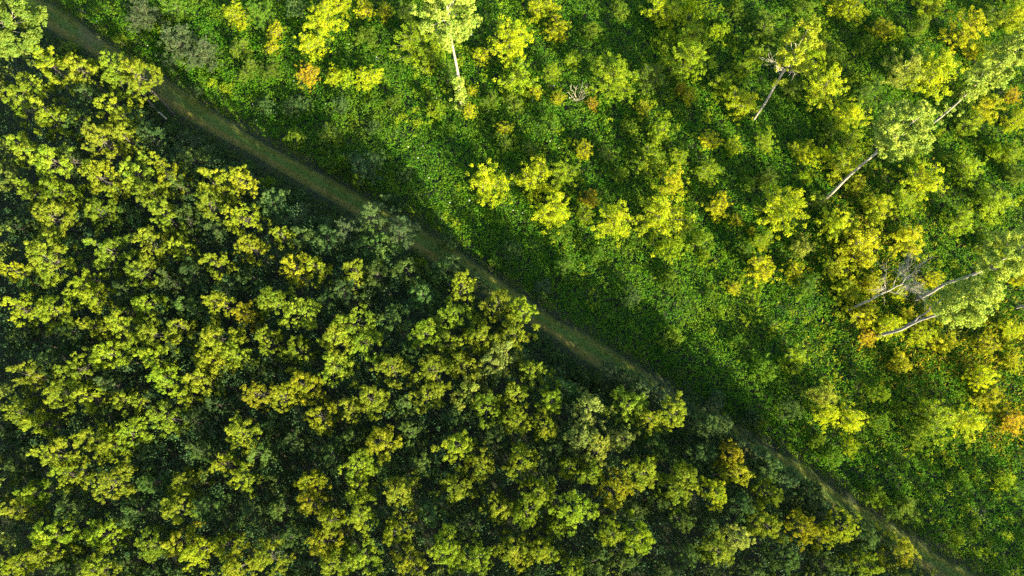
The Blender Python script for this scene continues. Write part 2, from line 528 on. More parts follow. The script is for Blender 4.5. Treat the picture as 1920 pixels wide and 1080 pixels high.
def upright(R=1.3, top=5.0, base=0.6, n_br=34, leaf=0.15, per=18, steep=0.9, sr0=0.20, taper=0.75, stems=1, wid=0.55):
    """feathery young tree: ascending branches set with leafy sprays"""
    sc, ax, st_, br = [], [], [], []
    for s in range(stems):
        a0 = rng.uniform(0, 6.28)
        lean = np.array([math.cos(a0), math.sin(a0), 0]) * (R * 0.45 if stems > 1 else 0.12)
        tp = top * rng.uniform(0.72, 1.0) if stems > 1 else top
        stem = bent((lean[0] * .1, lean[1] * .1, -0.05), (lean[0], lean[1], tp), 7, 0.02)
        st_.append(tube(stem, np.linspace(0.022 + 0.010 * top, 0.01, 7), 6))
        tl = np.linspace(0, 1, 7)
        for i in range(n_br // stems):
            f = (i + rng.uniform(0, 1)) / (n_br / stems)
            z = base / top + (1 - base / top) * f
            p0 = np.array([np.interp(z, tl, stem[:, k]) for k in range(3)])
            az = i * 2.39996 + rng.normal() * 0.4
            prof = (math.sin(math.pi * min(1, 0.18 + 0.82 * f) ** taper)) * 0.85 + 0.2
            ln = R * prof * rng.uniform(0.55, 1.2) * (0.7 if stems > 1 else 1)
            d = np.array([math.cos(az), math.sin(az), steep * rng.uniform(0.6, 1.3)])
            p1 = p0 + d * ln
            bb = bent(p0, p1, 4, 0.05, 0.03)
            br.append(tube(bb, np.linspace(0.018, 0.006, 4), 4))
            m = max(3, int(ln * 5))
            for q in np.linspace(0.25, 1.05, m):
                c = p0 + d * ln * q + rng.normal(size=3) * 0.09 * R * (0.6 + 0.6 * q)
                sc.append(c); ax.append(unit(d + rng.normal(size=3) * 0.5))
    sc = np.array(sc); ax = np.array(ax)
    crown = sprays(sc, rng.uniform(0.6, 1.25, len(sc)) * sr0, per, flat=0.9, up=0.5, out=0.6, length=leaf, width=leaf * wid, axis=ax)
    return merge(st_), merge(br), crown


def bush(R=1.3, h=1.8, n_clump=16, per=16, leaf=0.15, spray=7):
    """low rounded shrub of several stems"""
    cen = []
    for i in range(n_clump):
        az = i * 2.39996 + rng.normal() * .4
        r = R * math.sqrt((i + 0.5) / n_clump) * rng.uniform(0.7, 1.15)
        cen.append((r * math.cos(az), r * math.sin(az), h * (1 - 0.55 * (r / R) ** 2) * rng.uniform(0.65, 1.05)))
    cen = np.array(cen)
    idx = np.repeat(np.arange(n_clump), spray)
    u = unit(rng.normal(size=(len(idx), 3)) + np.array([0, 0, .4]))
    sc = cen[idx] + u * (rng.uniform(0.15, 0.42, len(idx)) * R)[:, None]
    sc[:, 2] = np.maximum(sc[:, 2], 0.12)
    crown = sprays(sc, rng.uniform(0.12, 0.26, len(idx)), per, up=0.6, length=leaf, width=leaf * .6)
    stm = [tube(bent((rng.normal() * .08, rng.normal() * .08, -0.03), c, 4, 0.08), np.linspace(0.03, 0.008, 4), 4) for c in cen[::2]]
    return merge(stm[:1]), merge(stm[1:]), crown


def proto(kind, arrays, leafm, barkm):
    tr, br, cr = arrays
    return (mesh_np(kind + '_trunk', tr[0], tr[1], barkm, smooth=True),
            mesh_np(kind + '_branches', br[0], br[1], barkm, smooth=True),
            mesh_np(kind + '_crown', cr[0], cr[1], leafm, cr[2]), arrays)


WOOD = [proto('wood_tree', broadleaf(rng.uniform(2.0, 2.35), 12.2, rng.uniform(4.2, 6.0), int(rng.integers(36, 46)), 8, 48, 0.125), M_WOOD, M_BARK) for _ in range(12)]
SAPL = [proto('sapling', upright(1.35, 5.0, 0.5, int(rng.integers(34, 48)), 0.125, 28, rng.uniform(.6, 1.1), 0.19, rng.uniform(.6, .9)), M_SCRUB, M_BARK) for _ in range(7)]
MULT = [proto('shrub', upright(1.5, 3.6, 0.3, 54, 0.12, 25, rng.uniform(.5, .9), 0.185, 0.6, stems=4), M_SCRUB, M_BARK) for _ in range(6)]
SPIK = [proto('shrub', upright(1.3, 2.6, 0.15, 60, 0.15, 14, 1.2, 0.14, 0.5, stems=6, wid=0.3), M_SCRUB, M_BARK) for _ in range(4)]
BUSH = [proto('bush', bush(1.4, rng.uniform(1.7, 2.3), 18), M_SCRUB, M_BARK) for _ in range(5)]
KINDS = {'t': (SAPL, 1.35, 5.0, 0.62), 'm': (MULT, 1.55, 3.7, 0.62), 'k': (SPIK, 1.35, 2.9, 0.6), 'b': (BUSH, 1.65, 2.2, 0.55)}


def place(protos, i, x, y, rz, sx, sz, name, color, lean=(0, 0)):
    p = protos[i % len(protos)]
    r = bpy.data.objects.new(name, None)
    r.empty_display_size = 0.3
    C.objects.link(r)
    r.location = (x, y, 0)
    r.rotation_euler = (lean[0], lean[1], rz)
    r.scale = (sx, sx, sz)
    obj('trunk' if name.endswith('tree') else 'stem', p[0], r)
    obj('branches', p[1], r)
    obj('crown' if name.endswith('tree') else 'foliage', p[2], r, color)
    return r


ORD = ['', 'first', 'second', 'third', 'fourth', 'fifth', 'sixth', 'seventh', 'eighth', 'ninth', 'tenth', 'eleventh', 'twelfth', 'thirteenth',
       'fourteenth', 'fifteenth', 'sixteenth', 'seventeenth', 'eighteenth', 'nineteenth', 'twentieth']
for _t in ('twenty', 'thirty', 'forty'):
    if _t != 'twenty':
        ORD.append(_t[:-1] + 'ieth')
    ORD += [_t + '-' + o for o in ORD[1:10]]

# ------------------------------------------------------------------ the wood: crowns read off the photograph (x, y, radius in px, tint)
WOODS = """
68 97 33 g;135 115 26 g;200 108 34 g;240 122 30 g;45 145 28 g;22 172 28 g;80 205 34 g;195 190 30 g;236 212 22 d;170 245 31 g;222 246 27 g;25 265 27 g;75 285 38 g;
240 310 34 g;170 320 35 g;290 303 24 y;33 345 25 g;87 345 29 g;272 352 24 g;326 338 25 d;388 330 34 g;440 327 24 y;75 395 38 g;175 385 30 g;
232 400 28 d;284 385 27 g;385 370 27 g;440 397 28 g;8 500 20 y;68 470 40 g;185 460 34 g;266 448 35 g;325 455 22 g;250 503 29 g;145 530 27 y;
520 432 24 g;460 455 25 y;390 485 25 g;540 490 27 y;586 492 24 g;310 522 26 d;225 540 26 d;18 570 28 g;85 575 34 g;165 553 24 g;262 567 24 g;
155 605 24 g;215 605 30 y;272 622 27 g;325 606 23 g;395 560 24 g;450 582 25 o;510 560 32 g;555 575 30 g;395 628 32 g;380 668 32 g;430 660 26 g;
490 630 23 g;545 652 27 g;185 657 31 g;268 668 29 g;130 688 34 g;32 697 31 g;290 706 25 g;365 705 29 g;560 717 31 y;620 682 30 g;622 628 30 g;
98 735 31 g;146 741 25 g;225 749 27 g;285 727 0 x;340 741 25 g;285 777 29 g;20 770 25 g;55 792 23 g;155 820 32 g;195 838 27 g;228 808 28 g;68 852 31 g;
107 887 28 g;185 905 31 g;365 845 25 d;440 808 28 g;470 735 25 y;520 737 24 y;590 777 30 y;405 868 26 g;447 897 24 g;340 905 29 g;272 905 25 d;
315 955 31 g;45 925 26 g;8 955 24 g;80 1005 34 g;55 1045 28 g;175 1005 31 g;270 1025 27 g;315 1022 30 y;350 1040 28 y;410 1025 27 g;470 955 28 d;
575 940 30 o;572 905 24 o;612 978 25 y;600 1017 30 y;490 1047 28 g;432 1068 26 y;165 1070 28 g;10 1060 26 g;
690 745 32 g;652 762 24 g;800 738 28 g;880 728 33 p;912 762 30 g;965 735 28 g;965 787 28 y;1035 748 26 g;1022 797 25 g;1110 760 30 p;
1185 755 32 g;1228 782 26 y;1272 770 28 g;705 830 33 y;768 808 23 d;855 835 31 g;900 870 27 g;980 865 31 g;1095 820 33 p;1125 838 26 p;1172 820 24 p;
1072 875 22 g;1112 887 24 g;1210 885 33 g;665 870 29 g;665 915 27 g;745 922 32 g;855 915 34 g;1015 925 32 g;1160 920 31 y;1272 920 30 g;
935 955 27 g;987 962 28 g;1085 960 33 g;670 967 28 g;805 965 27 d;868 985 26 d;735 1000 26 g;1045 988 25 g;1150 1000 27 g;1205 1010 31 g;
672 1050 34 g;760 1060 28 y;838 1030 33 g;890 1050 30 g;965 1042 31 g;1022 1040 29 g;1075 1068 26 g;1290 895 30 g;1383 850 24 o;
1395 888 26 y;1350 925 24 y;1455 925 23 g;1400 950 26 d;1445 985 31 g;1350 1030 34 g;1395 1015 28 p;1520 992 26 y;1600 990 26 y;1562 1012 22 y;
1700 1035 30 y;1640 1062 28 g;1335 985 26 d;1480 1045 29 d;1560 1062 28 d;660 500 25 g;708 455 36 d;700 505 30 d;865 525 24 y;790 545 30 d;
932 560 27 g;978 575 27 g;965 618 30 g;945 655 32 p;850 585 31 g;900 625 30 g;792 612 29 g;838 640 30 g;738 588 31 d;655 600 33 g;680 640 31 g;
695 398 32 e;748 425 30 e;640 425 26 e;842 492 28 e;885 520 24 e;1148 694 22 e;1180 712 26 e;1210 722 22 e;1288 768 22 e;1330 792 22 e;1425 855 22 e;1440 872 22 e;1515 918 22 e;1590 968 22 e;1665 1018 24 e;1240 738 28 e;1352 800 30 e;1392 832 26 e;1480 902 26 e;1545 945 26 e;1625 1000 26 e;730 685 29 g;808 690 34 g;868 682 27 g;920 672 29 p;1000 690 28 g;612 560 27 d;640 690 0 x;1240 940 26 d;1120 1055 28 d;1010 1000 0 x;
620 1060 30 g;540 1010 28 d;520 905 28 d;480 850 29 d;540 830 28 d;620 850 29 d;380 950 28 d;240 960 28 d;120 950 29 d;380 1000 0 x;
350 500 27 d;420 530 29 d;470 515 27 d;340 570 27 d;340 400 27 d;130 460 27 d;120 400 0 x;20 420 29 d;120 620 26 d;30 630 28 d;
1230 830 29 d;1320 850 30 d;1040 840 28 d;930 810 29 d;790 870 27 d;610 440 31 d;500 370 28 d;560 440 28 d;1330 800 30 d;1450 880 30 d;
1530 935 28 d;1640 1010 28 d;760 500 29 d;830 500 26 d;1060 730 27 d;640 540 27 d
"""
TINT = {'g': (0.180, 0.236, 0.013), 'y': (0.215, 0.250, 0.011), 'o': (0.25, 0.25, 0.012), 'p': (0.215, 0.262, 0.042), 'd': (0.060, 0.105, 0.022), 'e': (0.075, 0.125, 0.040)}  # dark and edge tints have the shade of gaps and wood edge painted in
TWORD = {'g': 'yellow-green', 'y': 'golden-tinged', 'o': 'orange-yellow', 'p': 'pale-leaved', 'd': 'dark green', 'e': 'grey-green'}
wood = []
for e_ in WOODS.replace('\n', '').split(';'):
    a = e_.split()
    if len(a) < 4 or a[3] == 'x':
        continue
    wood.append([float(a[0]), float(a[1]), float(a[2]), a[3]])
# outline of the canopy on the photograph
POLY = [(-10, 120), (60, 80), (140, 95), (262, 105), (262, 190), (300, 270), (400, 310), (520, 400), (620, 410), (740, 430), (800, 480),
        (880, 510), (985, 560), (1000, 650), (1100, 715), (1290, 745), (1350, 800), (1440, 860), (1500, 910), (1620, 970), (1720, 1030), (1730, 1095), (-10, 1095)]


def inpoly(x, y):
    c = False
    for i in range(len(POLY)):
        (xa, ya), (xb, yb) = POLY[i - 1], POLY[i]
        if (ya > y) != (yb > y) and x < (xb - xa) * (y - ya) / (yb - ya) + xa:
            c = not c
    return c


# more crowns in whatever gaps are left, shade painted in by the dark tint
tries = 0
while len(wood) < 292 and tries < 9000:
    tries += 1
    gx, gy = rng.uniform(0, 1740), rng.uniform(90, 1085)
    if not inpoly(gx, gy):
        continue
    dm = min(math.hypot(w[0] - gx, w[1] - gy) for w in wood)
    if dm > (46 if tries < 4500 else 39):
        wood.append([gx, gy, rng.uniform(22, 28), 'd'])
for w in wood:
    px, py, r, k = w
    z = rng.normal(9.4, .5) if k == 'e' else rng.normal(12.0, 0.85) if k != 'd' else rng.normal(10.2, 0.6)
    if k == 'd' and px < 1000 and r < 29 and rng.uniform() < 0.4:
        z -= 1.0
    P = at(px, py, z - 0.9)
    sx = r * 1.04 * m_per_px(P) / 2.2
    w += [P[0], P[1], sx, z / 12.2]
# rows for the labels
wood.sort(key=lambda w: -w[1])
rows = {}
for w in wood:
    rows.setdefault(int((1085 - w[1]) // 62), []).append(w)
for rk, lst in rows.items():
    lst.sort(key=lambda w: w[0])
    for i, w in enumerate(lst):
        px, py, r, k, X, Y, sx, sz = w
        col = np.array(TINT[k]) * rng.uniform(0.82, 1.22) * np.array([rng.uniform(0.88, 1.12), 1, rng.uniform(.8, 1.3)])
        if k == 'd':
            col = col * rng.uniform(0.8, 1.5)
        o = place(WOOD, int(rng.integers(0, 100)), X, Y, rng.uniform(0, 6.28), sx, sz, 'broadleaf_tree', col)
        hue = ('small ' if r < 25 else 'broad ' if r > 32 else '') + TWORD[k]
        tag(o, f'{hue} crown {ORD[i + 1]} from the left in {ORD[rk + 1]} row of wood from bottom',
            'tree', 'close set trees of the dense wood')

# the wood goes on past the frame
parts_c, parts_t = [], []
for k in range(16000):
    X, Y = rng.uniform(-75, 85), rng.uniform(-46, 60)
    P = np.array([X, Y, 11.0])
    d, s = track_dist(np.array([X]), np.array([Y]))
    if s[0] > 0 or d[0] < 5.0:
        continue
    gx, gy = [float(q[0]) for q in proj(P)]
    if gx > -25 and gy < 1112 and gx < 1950:
        continue
    if any(math.hypot(X - q[0], Y - q[1]) < 3.5 for q in parts_t) or any(math.hypot(X - w[4], Y - w[5]) < 2.9 for w in wood):
        continue
    if X + Y * 0.4 > 70 or gx < -520:
        continue
    parts_t.append(P)
    tr, br, cr = WOOD[k % len(WOOD)][3]
    sel = rng.permutation(len(cr[1]))[:2200]
    vq = cr[0].reshape(-1, 4, 3)[sel]
    cen = vq.mean(1, keepdims=True)
    vq = cen + (vq - cen) * 1.9
    s_ = rng.uniform(0.85, 1.1)
    vq = vq * s_ + np.array([P[0], P[1], 0])
    parts_c.append((vq.reshape(-1, 3), np.arange(len(sel) * 4).reshape(-1, 4), cr[2][sel]))
fw = merge(parts_c)
o = obj('woods', mesh_np('woods', fw[0], fw[1], M_WOOD, fw[2]), None, (0.12, 0.16, 0.022))
tag(o, 'crowns of the same wood carrying on past the edges of the view', 'woods', kind='stuff')

# ------------------------------------------------------------------ tall trees standing over the clearing
LM = []      # landmarks for the labels


def tall_tree(base, fork, crown, zf, zt, rx, label, short, bark=M_PALE, col=(0.275, 0.355, 0.050), nclump=34, r0=0.20, second=None,
              tuft=None, bare=0, seed=1, per=36, ry=None, zb=None):
    """base/fork/crown: pixels of trunk foot, top of the bare trunk and crown middle; zf/zt: heights of fork and tip"""
    ry = ry or rx
    zc = (zf + zt) / 2 + 0.3
    B, K, G = at(*base, 0), at(*fork, zf), at(*crown, zc)
    root = bpy.data.objects.new('tall_tree', None); C.objects.link(root)
    root.location = B
    k, g = K - B, G - B
    tp = g + (g - k) * 0.5; tp[2] = zt - 0.8
    mid = k * 0.5 + np.array([rng.normal() * .18, rng.normal() * .18, 0])
    pts = np.array([(0, 0, -0.1), k * 0.22 + rng.normal(size=3) * [.08, .08, 0], mid, k * .78 + rng.normal(size=3) * [.1, .1, 0], k,
                    k * .5 + g * .5, g, g * .4 + tp * .6, tp])
    pts[5:8] += rng.normal(size=(3, 3)) * 0.12
    # refine
    tt_ = np.linspace(0, 1, len(pts)); t2 = np.linspace(0, 1, 25)
    pts = np.stack([np.interp(t2, tt_, pts[:, i]) for i in range(3)], 1)
    for _ in range(2):
        pts[1:-1] = (pts[:-2] + 2 * pts[1:-1] + pts[2:]) / 4
    rad = np.interp(t2, [0, .05, .5, 1], [r0 * 1.2, r0 * .85, r0 * .55, 0.02])
    v, f = tube(pts, rad, 9)
    obj('trunk', mesh_np('tall_trunk', v, f, bark, smooth=True), root)
    cen, rad_c = [], []
    hz = (zt - (zb if zb else zf)) / 2
    czc = (zt + (zb if zb else zf)) / 2
    for i in range(nclump):
        az = i * 2.39996 + rng.normal() * .3
        zz = np.clip(1 - 1.85 * (i + .5) / nclump + rng.normal() * .08, -0.9, 1)
        rr = math.sqrt(max(0.02, 1 - zz * zz)) ** 0.8
        kx = rng.uniform(0.6, 1.12)
        ctr = g if zz > 0 else g * (1 + zz * .3) + k * (-zz * .3)
        cen.append((ctr[0] + rr * math.cos(az) * rx * kx, ctr[1] + rr * math.sin(az) * ry * kx, czc + zz * hz * rng.uniform(.85, 1.05)))
        rad_c.append(rng.uniform(0.35, 0.70))
    cen, rad_c = np.array(cen), np.array(rad_c)
    # limbs: each its own part
    order = rng.permutation(nclump)[:11]
    for j in order:
        z0 = np.clip(cen[j][2] - rng.uniform(1.5, 3.2), k[2] * 0.92, tp[2] - .5)
        p0 = np.array([np.interp(z0, pts[:, 2], pts[:, i]) for i in range(3)])
        v, f = tube(bent(p0, cen[j], 6, 0.07), np.linspace(r0 * .24, 0.012, 6), 6)
        obj('limb', mesh_np('tall_limb', v, f, bark, smooth=True), root)
    if second is not None:
        q = at(*second[0], second[1]) - B
        p0 = np.array([np.interp(second[2], pts[:, 2], pts[:, i]) for i in range(3)])
        v, f = tube(bent(p0, q, 10, 0.02), np.linspace(r0 * .55, 0.04, 10), 8)
        obj('trunk', mesh_np('second_stem', v, f, bark, smooth=True), root)
    for j in range(bare):
        az = math.pi * (0.55 + 1.0 * j / max(1, bare - 1)) if bare > 1 else 2.2
        p0 = k + np.array([0, 0, -0.4 + j * 0.25])
        p1 = p0 + np.array([math.cos(az) * rx * 1.0, math.sin(az) * rx * .8, 1.6 + rng.uniform(0, 1)])
        bb = bent(p0, p1, 6, 0.12)
        tw = [tube(bb, np.linspace(0.07, 0.02, 6), 5)]
        for q in range(10):
            s0 = bb[rng.integers(2, 6)]
            tw.append(tube(bent(s0, s0 + rng.normal(size=3) * 0.5 + np.array([math.cos(az) * .4, math.sin(az) * .4, .5]), 4, .1), np.linspace(0.022, 0.008, 4), 4))
        v, f, _ = merge(tw)
        obj('limb', mesh_np('bare_limb', v, f, bark, smooth=True), root)
    idx = np.repeat(np.arange(nclump), 13)
    u = unit(rng.normal(size=(len(idx), 3)) + [0, 0, .3])
    sc = cen[idx] + u * (rad_c[idx] * rng.uniform(.5, 1.1, len(idx)))[:, None]
    if tuft:
        for (tx, ty, tz, n_, w_) in tuft:
            c0 = at(tx, ty, tz) - B
            sc = np.concatenate([sc, c0 + rng.normal(size=(n_, 3)) * np.array([w_, w_, w_ * 1.6])])
    v, f, t = sprays(sc, rng.uniform(.15, .36, len(sc)), per, up=.4, out=.8, length=.17, width=.12)
    obj('crown', mesh_np('tall_crown', v, f, M_TALL, t), root, col)
    tag(root, label, 'tree', 'tall thin trees standing over the clearing')
    LM.append((crown[0], crown[1], short))
    return root


tall_tree((866, 205), (846, 74), (838, 18), 12.7, 19.8, 2.6, 'tall pale-trunked tree with round crown and leafy trunk foot, nearest the dense wood',
          'the tall tree nearest the wood', nclump=44, tuft=[(861, 150, 5.9, 16, .30), (863, 165, 4.3, 22, .34), (865, 180, 2.8, 22, .36), (866, 195, 1.2, 22, .42)], r0=0.21)
tall_tree((1408, 232), (1468, 135), (1497, 85), 10.0, 16.5, 1.9, 'tall half-bare tree with leafless branches on the left of its crown', 'the half-bare tall tree',
          col=(0.28, 0.33, 0.016), nclump=26, bare=4, r0=0.17, tuft=[(1462, 155, 9.5, 8, .3)])
tall_tree((1546, 374), (1624, 302), (1690, 248), 10.5, 18.3, 2.3, 'tallest pale tree with the biggest crown, two tall trees right of the half-bare one', 'the biggest pale crown',
          nclump=50, r0=0.20, per=38, zb=12.2)
tall_tree((1697, 268), (1806, 183), (1876, 118), 10.0, 20.0, 1.5, 'tall slender tree with narrow crown reaching the upper right corner', 'the narrow crowned tall tree',
          nclump=50, r0=0.14, tuft=[(1778, 208, 7.0, 12, .45), (1762, 222, 5.5, 3, .3)])
tall_tree((1636, 634), (1752, 592), (1812, 566), 11.7, 18.6, 1.8, 'tall tree whose trunk forks low into two pale stems', 'the twin-stemmed tall tree',
          nclump=44, r0=0.21, second=((1765, 563), 14.0, 6.5), bark=M_GREYB, zb=12.6)
tall_tree((1714, 562), (1840, 508), (1893, 478), 11.5, 19.0, 1.9, 'tall grey-trunked tree with crown against the right edge', 'the tall grey trunk',
          nclump=40, r0=0.21, bark=M_GREYB, zb=12.5)
tall_tree((-10, 92), (-5, 55), (18, 38), 10.5, 17.5, 2.9, 'tall pale tree in the upper left corner above the wood', 'the corner tree',
          nclump=60, r0=0.15, col=(0.13, 0.20, 0.024))
tall_tree((1905, 577), (1965, 562), (2010, 548), 10.0, 17.0, 2.4, 'tall tree past the right edge with only its trunk foot showing', 'the cut off trunk',
          nclump=30, r0=0.17, bark=M_GREYB)


def dead_tree():
    B, K, T = at(1588, 584, 0), at(1670, 543, 8.6), at(1725, 505, 13.0)
    root = bpy.data.objects.new('dead_tree', None); C.objects.link(root); root.location = B
    k, t_ = K - B, T - B
    pts = np.concatenate([bent((0, 0, -.1), k, 8, 0.012), bent(k, t_, 7, 0.04)[1:]])
    v, f = tube(pts, np.linspace(0.15, 0.02, len(pts)), 8)
    obj('trunk', mesh_np('dead_trunk', v, f, M_DEAD, smooth=True), root)
    for j in range(11):
        z0 = rng.uniform(7.6, 12.3)
        p0 = np.array([np.interp(z0, pts[:, 2], pts[:, i]) for i in range(3)])
        az = j * 2.4 + .4
        if j == 0:
            az = 1.9
        ln = rng.uniform(1.0, 2.3)
        d = np.array([math.cos(az), math.sin(az), rng.uniform(.7, 1.5)])
        bb = bent(p0, p0 + d * ln, 6, .1)
        tw = [tube(bb, np.linspace(.045, .014, 6), 5)]
        for q in range(20):
            s0 = bb[rng.integers(1, 6)]
            dd = unit(d + rng.normal(size=3) * .55) * rng.uniform(.5, 1.2)
            b2 = bent(s0, s0 + dd, 4, .1)
            tw.append(tube(b2, np.linspace(.014, .006, 4), 4))
            tw.append(tube(bent(b2[2], b2[2] + dd * .5 + rng.normal(size=3) * .25, 3, .1), np.linspace(.014, .007, 3), 3 + 1))
        v, f, _ = merge(tw)
        obj('limb', mesh_np('dead_limb', v, f, M_DEAD, smooth=True), root)
    tag(root, 'leafless dead tree with bleached twigs beside the tall grey trunk', 'dead tree')
    LM.append((1680, 535, 'the leafless tree'))


dead_tree()

# a fallen pole beside the track
a, b = at(282, 197, 1.3), at(312, 223, 1.3)
lg = bent(a - a, b - a, 7, 0.01)
v, f = tube(lg, np.linspace(.12, .09, 7), 8)
o = obj('fallen_pole', mesh_np('fallen_pole', v, f, M_DEAD, smooth=True)); o.location = (a[0], a[1], 1.3)
tag(o, 'straight bare pole lying on low plants between wood and track', 'pole')

# ------------------------------------------------------------------ shrubs and young trees of the clearing: x y r kind tint height
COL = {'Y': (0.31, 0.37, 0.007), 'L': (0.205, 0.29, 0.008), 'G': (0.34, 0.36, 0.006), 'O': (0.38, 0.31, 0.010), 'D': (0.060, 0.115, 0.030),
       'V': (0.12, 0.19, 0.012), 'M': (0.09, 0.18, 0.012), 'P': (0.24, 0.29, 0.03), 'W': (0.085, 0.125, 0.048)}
CW = {'Y': 'bright yellow', 'L': 'yellow-green', 'G': 'golden', 'O': 'orange', 'D': 'dark green', 'V': 'olive', 'M': 'mid green', 'P': 'pale green', 'W': 'dull grey-green'}
PLANTS = """
262 28 34 m W 4;330 82 36 m W 4;378 104 30 m W 3.5;322 18 24 m M 4;445 34 24 m Y 3.5;518 58 17 k G 2.5;510 88 16 k G 2.2;450 92 22 m V 2.5;466 130 22 m V 2.5;
588 82 27 m Y 3.2;608 38 28 t Y 4;632 6 26 m Y 3;578 140 23 k O 2.4;632 138 20 m Y 2.6;400 157 9 b L 1.2;425 165 12 b L 1.2;620 256 25 m V 2.5;505 132 22 m V 2.2;
560 200 24 b D 2;683 18 20 k G 2.6;724 24 17 k G 2.4;652 150 16 b L 2;690 143 25 m Y 2.8;772 82 36 t L 4.6;690 70 22 b V 2;955 80 36 t Y 5;972 140 36 m L 4;905 105 18 k G 2.6;
1017 8 33 m Y 3.6;1042 58 24 m G 3;1143 152 32 t L 5;1114 196 13 k O 1.8;1047 186 15 k G 2;885 172 10 k G 1.6;918 188 17 m V 2;962 192 19 m V 2;1006 174 14 k G 2;820 208 17 b L 1.8;
948 240 17 k G 2.2;944 268 20 m V 2.2;995 280 17 k V 2;1093 284 20 k G 2.4;1137 292 19 k V 2.2;1218 140 30 m V 3.5;1242 22 36 m Y 3.6;1208 204 17 k G 2;1236 248 24 m L 3.6;1213 298 28 m L 3.4;
1262 348 20 t G 3.6;1276 168 12 k O 2;922 344 40 m Y 4;998 334 38 m Y 4.4;1058 330 22 t L 4;1036 392 38 m Y 4;688 312 34 m D 3;1103 372 20 k O 2.4;1148 422 29 t Y 4.4;1240 408 38 t Y 5;
1285 425 17 m V 2.4;1063 503 24 m M 2.6;1118 478 17 b M 2;1256 528 20 b V 2;1256 634 22 b V 2;1050 436 22 b M 2;842 456 20 b D 2;1302 116 29 t L 4.6;1290 180 17 k G 2.4;1352 156 24 m L 3.4;
1392 190 33 m Y 3.8;1330 262 22 k G 2.6;1374 276 19 m Y 2.4;1434 266 22 m L 3;1436 50 30 m V 3.4;1545 168 31 t Y 5;1500 278 22 m Y 2.8;1555 246 17 m V 2.2;1626 168 27 m M 4;1690 132 31 t P 4.6;
1752 140 38 t Y 5;1806 62 28 t G 5;1822 100 14 k G 2.6;1580 312 33 m Y 3.6;1604 350 19 k G 2.4;1728 336 36 m Y 4;1812 318 28 m L 3.6;1818 232 24 m L 3.2;1905 226 24 m Y 3.4;1898 180 16 k O 2.4;
1594 6 36 m Y 3.6;1745 8 30 m Y 3.4;1680 66 14 b L 2;1502 14 22 b V 2.4;1465 396 37 t Y 4.6;1380 412 15 k G 2;1408 436 9 k G 1.4;1502 460 22 m P 3.4;1430 503 31 k G 3;1488 509 20 k G 2.4;
1373 540 15 k G 1.8;1321 480 12 b L 1.6;1610 468 42 m G 4.2;1704 452 32 m G 3.6;1648 388 31 m Y 3.6;1530 376 20 m V 2.6;1698 374 27 m L 3.2;1590 548 26 m Y 2.8;1748 526 18 k G 2.4;1617 590 30 m G 3;
1626 640 19 k O 2.2;1697 590 16 k G 2;1800 416 28 m L 3.4;1872 380 34 m L 3.8;1494 680 27 m L 3.6;1432 692 25 b M 2.6;1546 740 27 m P 5;1598 790 26 m Y 4;1588 838 18 b L 2;1752 780 40 m L 4;
1716 812 26 b V 2.6;1652 790 20 b M 2.2;1530 828 15 b V 1.8;1848 748 26 m G 2.6;1896 792 24 k O 2.4;1704 955 24 m V 2.6;1642 932 20 b V 2;1770 640 24 m G 2.4;1850 650 25 k G 2.4;1690 680 22 m G 2.2;
1560 860 18 b M 2;1480 770 22 b D 2.2;1380 640 18 b M 1.8;1180 560 20 b D 2;960 470 20 b D 2;1330 555 12 b M 1.5;1250 80 20 b L 2.4;1110 60 18 b V 2;1160 24 20 b V 2;1380 20 18 b V 2.2;
1345 60 18 b L 2;760 20 20 m V 2.5;560 20 22 b D 2.4;500 200 18 b D 1.8;760 330 14 b D 1.4;1880 900 20 b L 1.8;1800 900 18 b M 1.8;1850 560 18 k G 2.2;1900 680 20 k G 2.4;1905 330 18 m V 2.6;
1440 330 20 m V 2.4;1510 330 15 b L 1.8;1400 350 14 b V 1.8;1180 240 16 b V 2;1075 110 18 m L 2.4;860 60 0 x x 0;1160 330 14 b V 1.8;1650 240 0 x x 0;1850 460 20 m V 2.6;1440 590 0 x x 0;
640 200 16 b D 1.6;740 190 14 b V 1.4;700 240 14 b D 1.5;1560 110 20 b V 2;1620 90 18 b V 2;1860 30 22 m V 2.8;1910 100 0 x x 0;1860 290 18 b L 2.2;1480 120 0 x x 0;
265 165 24 m W 3;345 275 26 m W 3;395 295 24 m D 2.6;430 330 26 m D 3;470 345 24 m W 3;510 372 24 m D 2.8;562 402 26 m W 3;604 425 20 m D 2.6;1040 700 24 m D 3;1090 722 20 m D 2.6;1332 768 18 m W 2.6;1300 752 16 b D 2;1200 722 18 b D 2;290 205 16 b D 1.6;322 250 18 b D 1.8;360 270 16 b D 1.5;455 320 18 b D 2.2;560 372 18 b D 1.8;1045 672 17 b D 2;1085 706 17 b D 2.2;1150 752 0 x x 0;1345 830 0 x x 0
"""
LM += [(990, 360, 'the broad yellow thicket'), (1430, 503, 'the round golden shrub'), (1752, 785, 'the large lower bush'), (330, 82, 'the grey-green bushes'),
       (688, 312, 'the dark rosette bush'), (1546, 740, 'the small pale tree'), (1143, 152, 'the pointed sapling top centre')]
pl = []
for e_ in PLANTS.replace('\n', '').split(';'):
    a = e_.split()
    if len(a) < 6 or a[3] == 'x':
        continue
    pl.append([float(a[0]), float(a[1]), float(a[2]), a[3], a[4], float(a[5])])
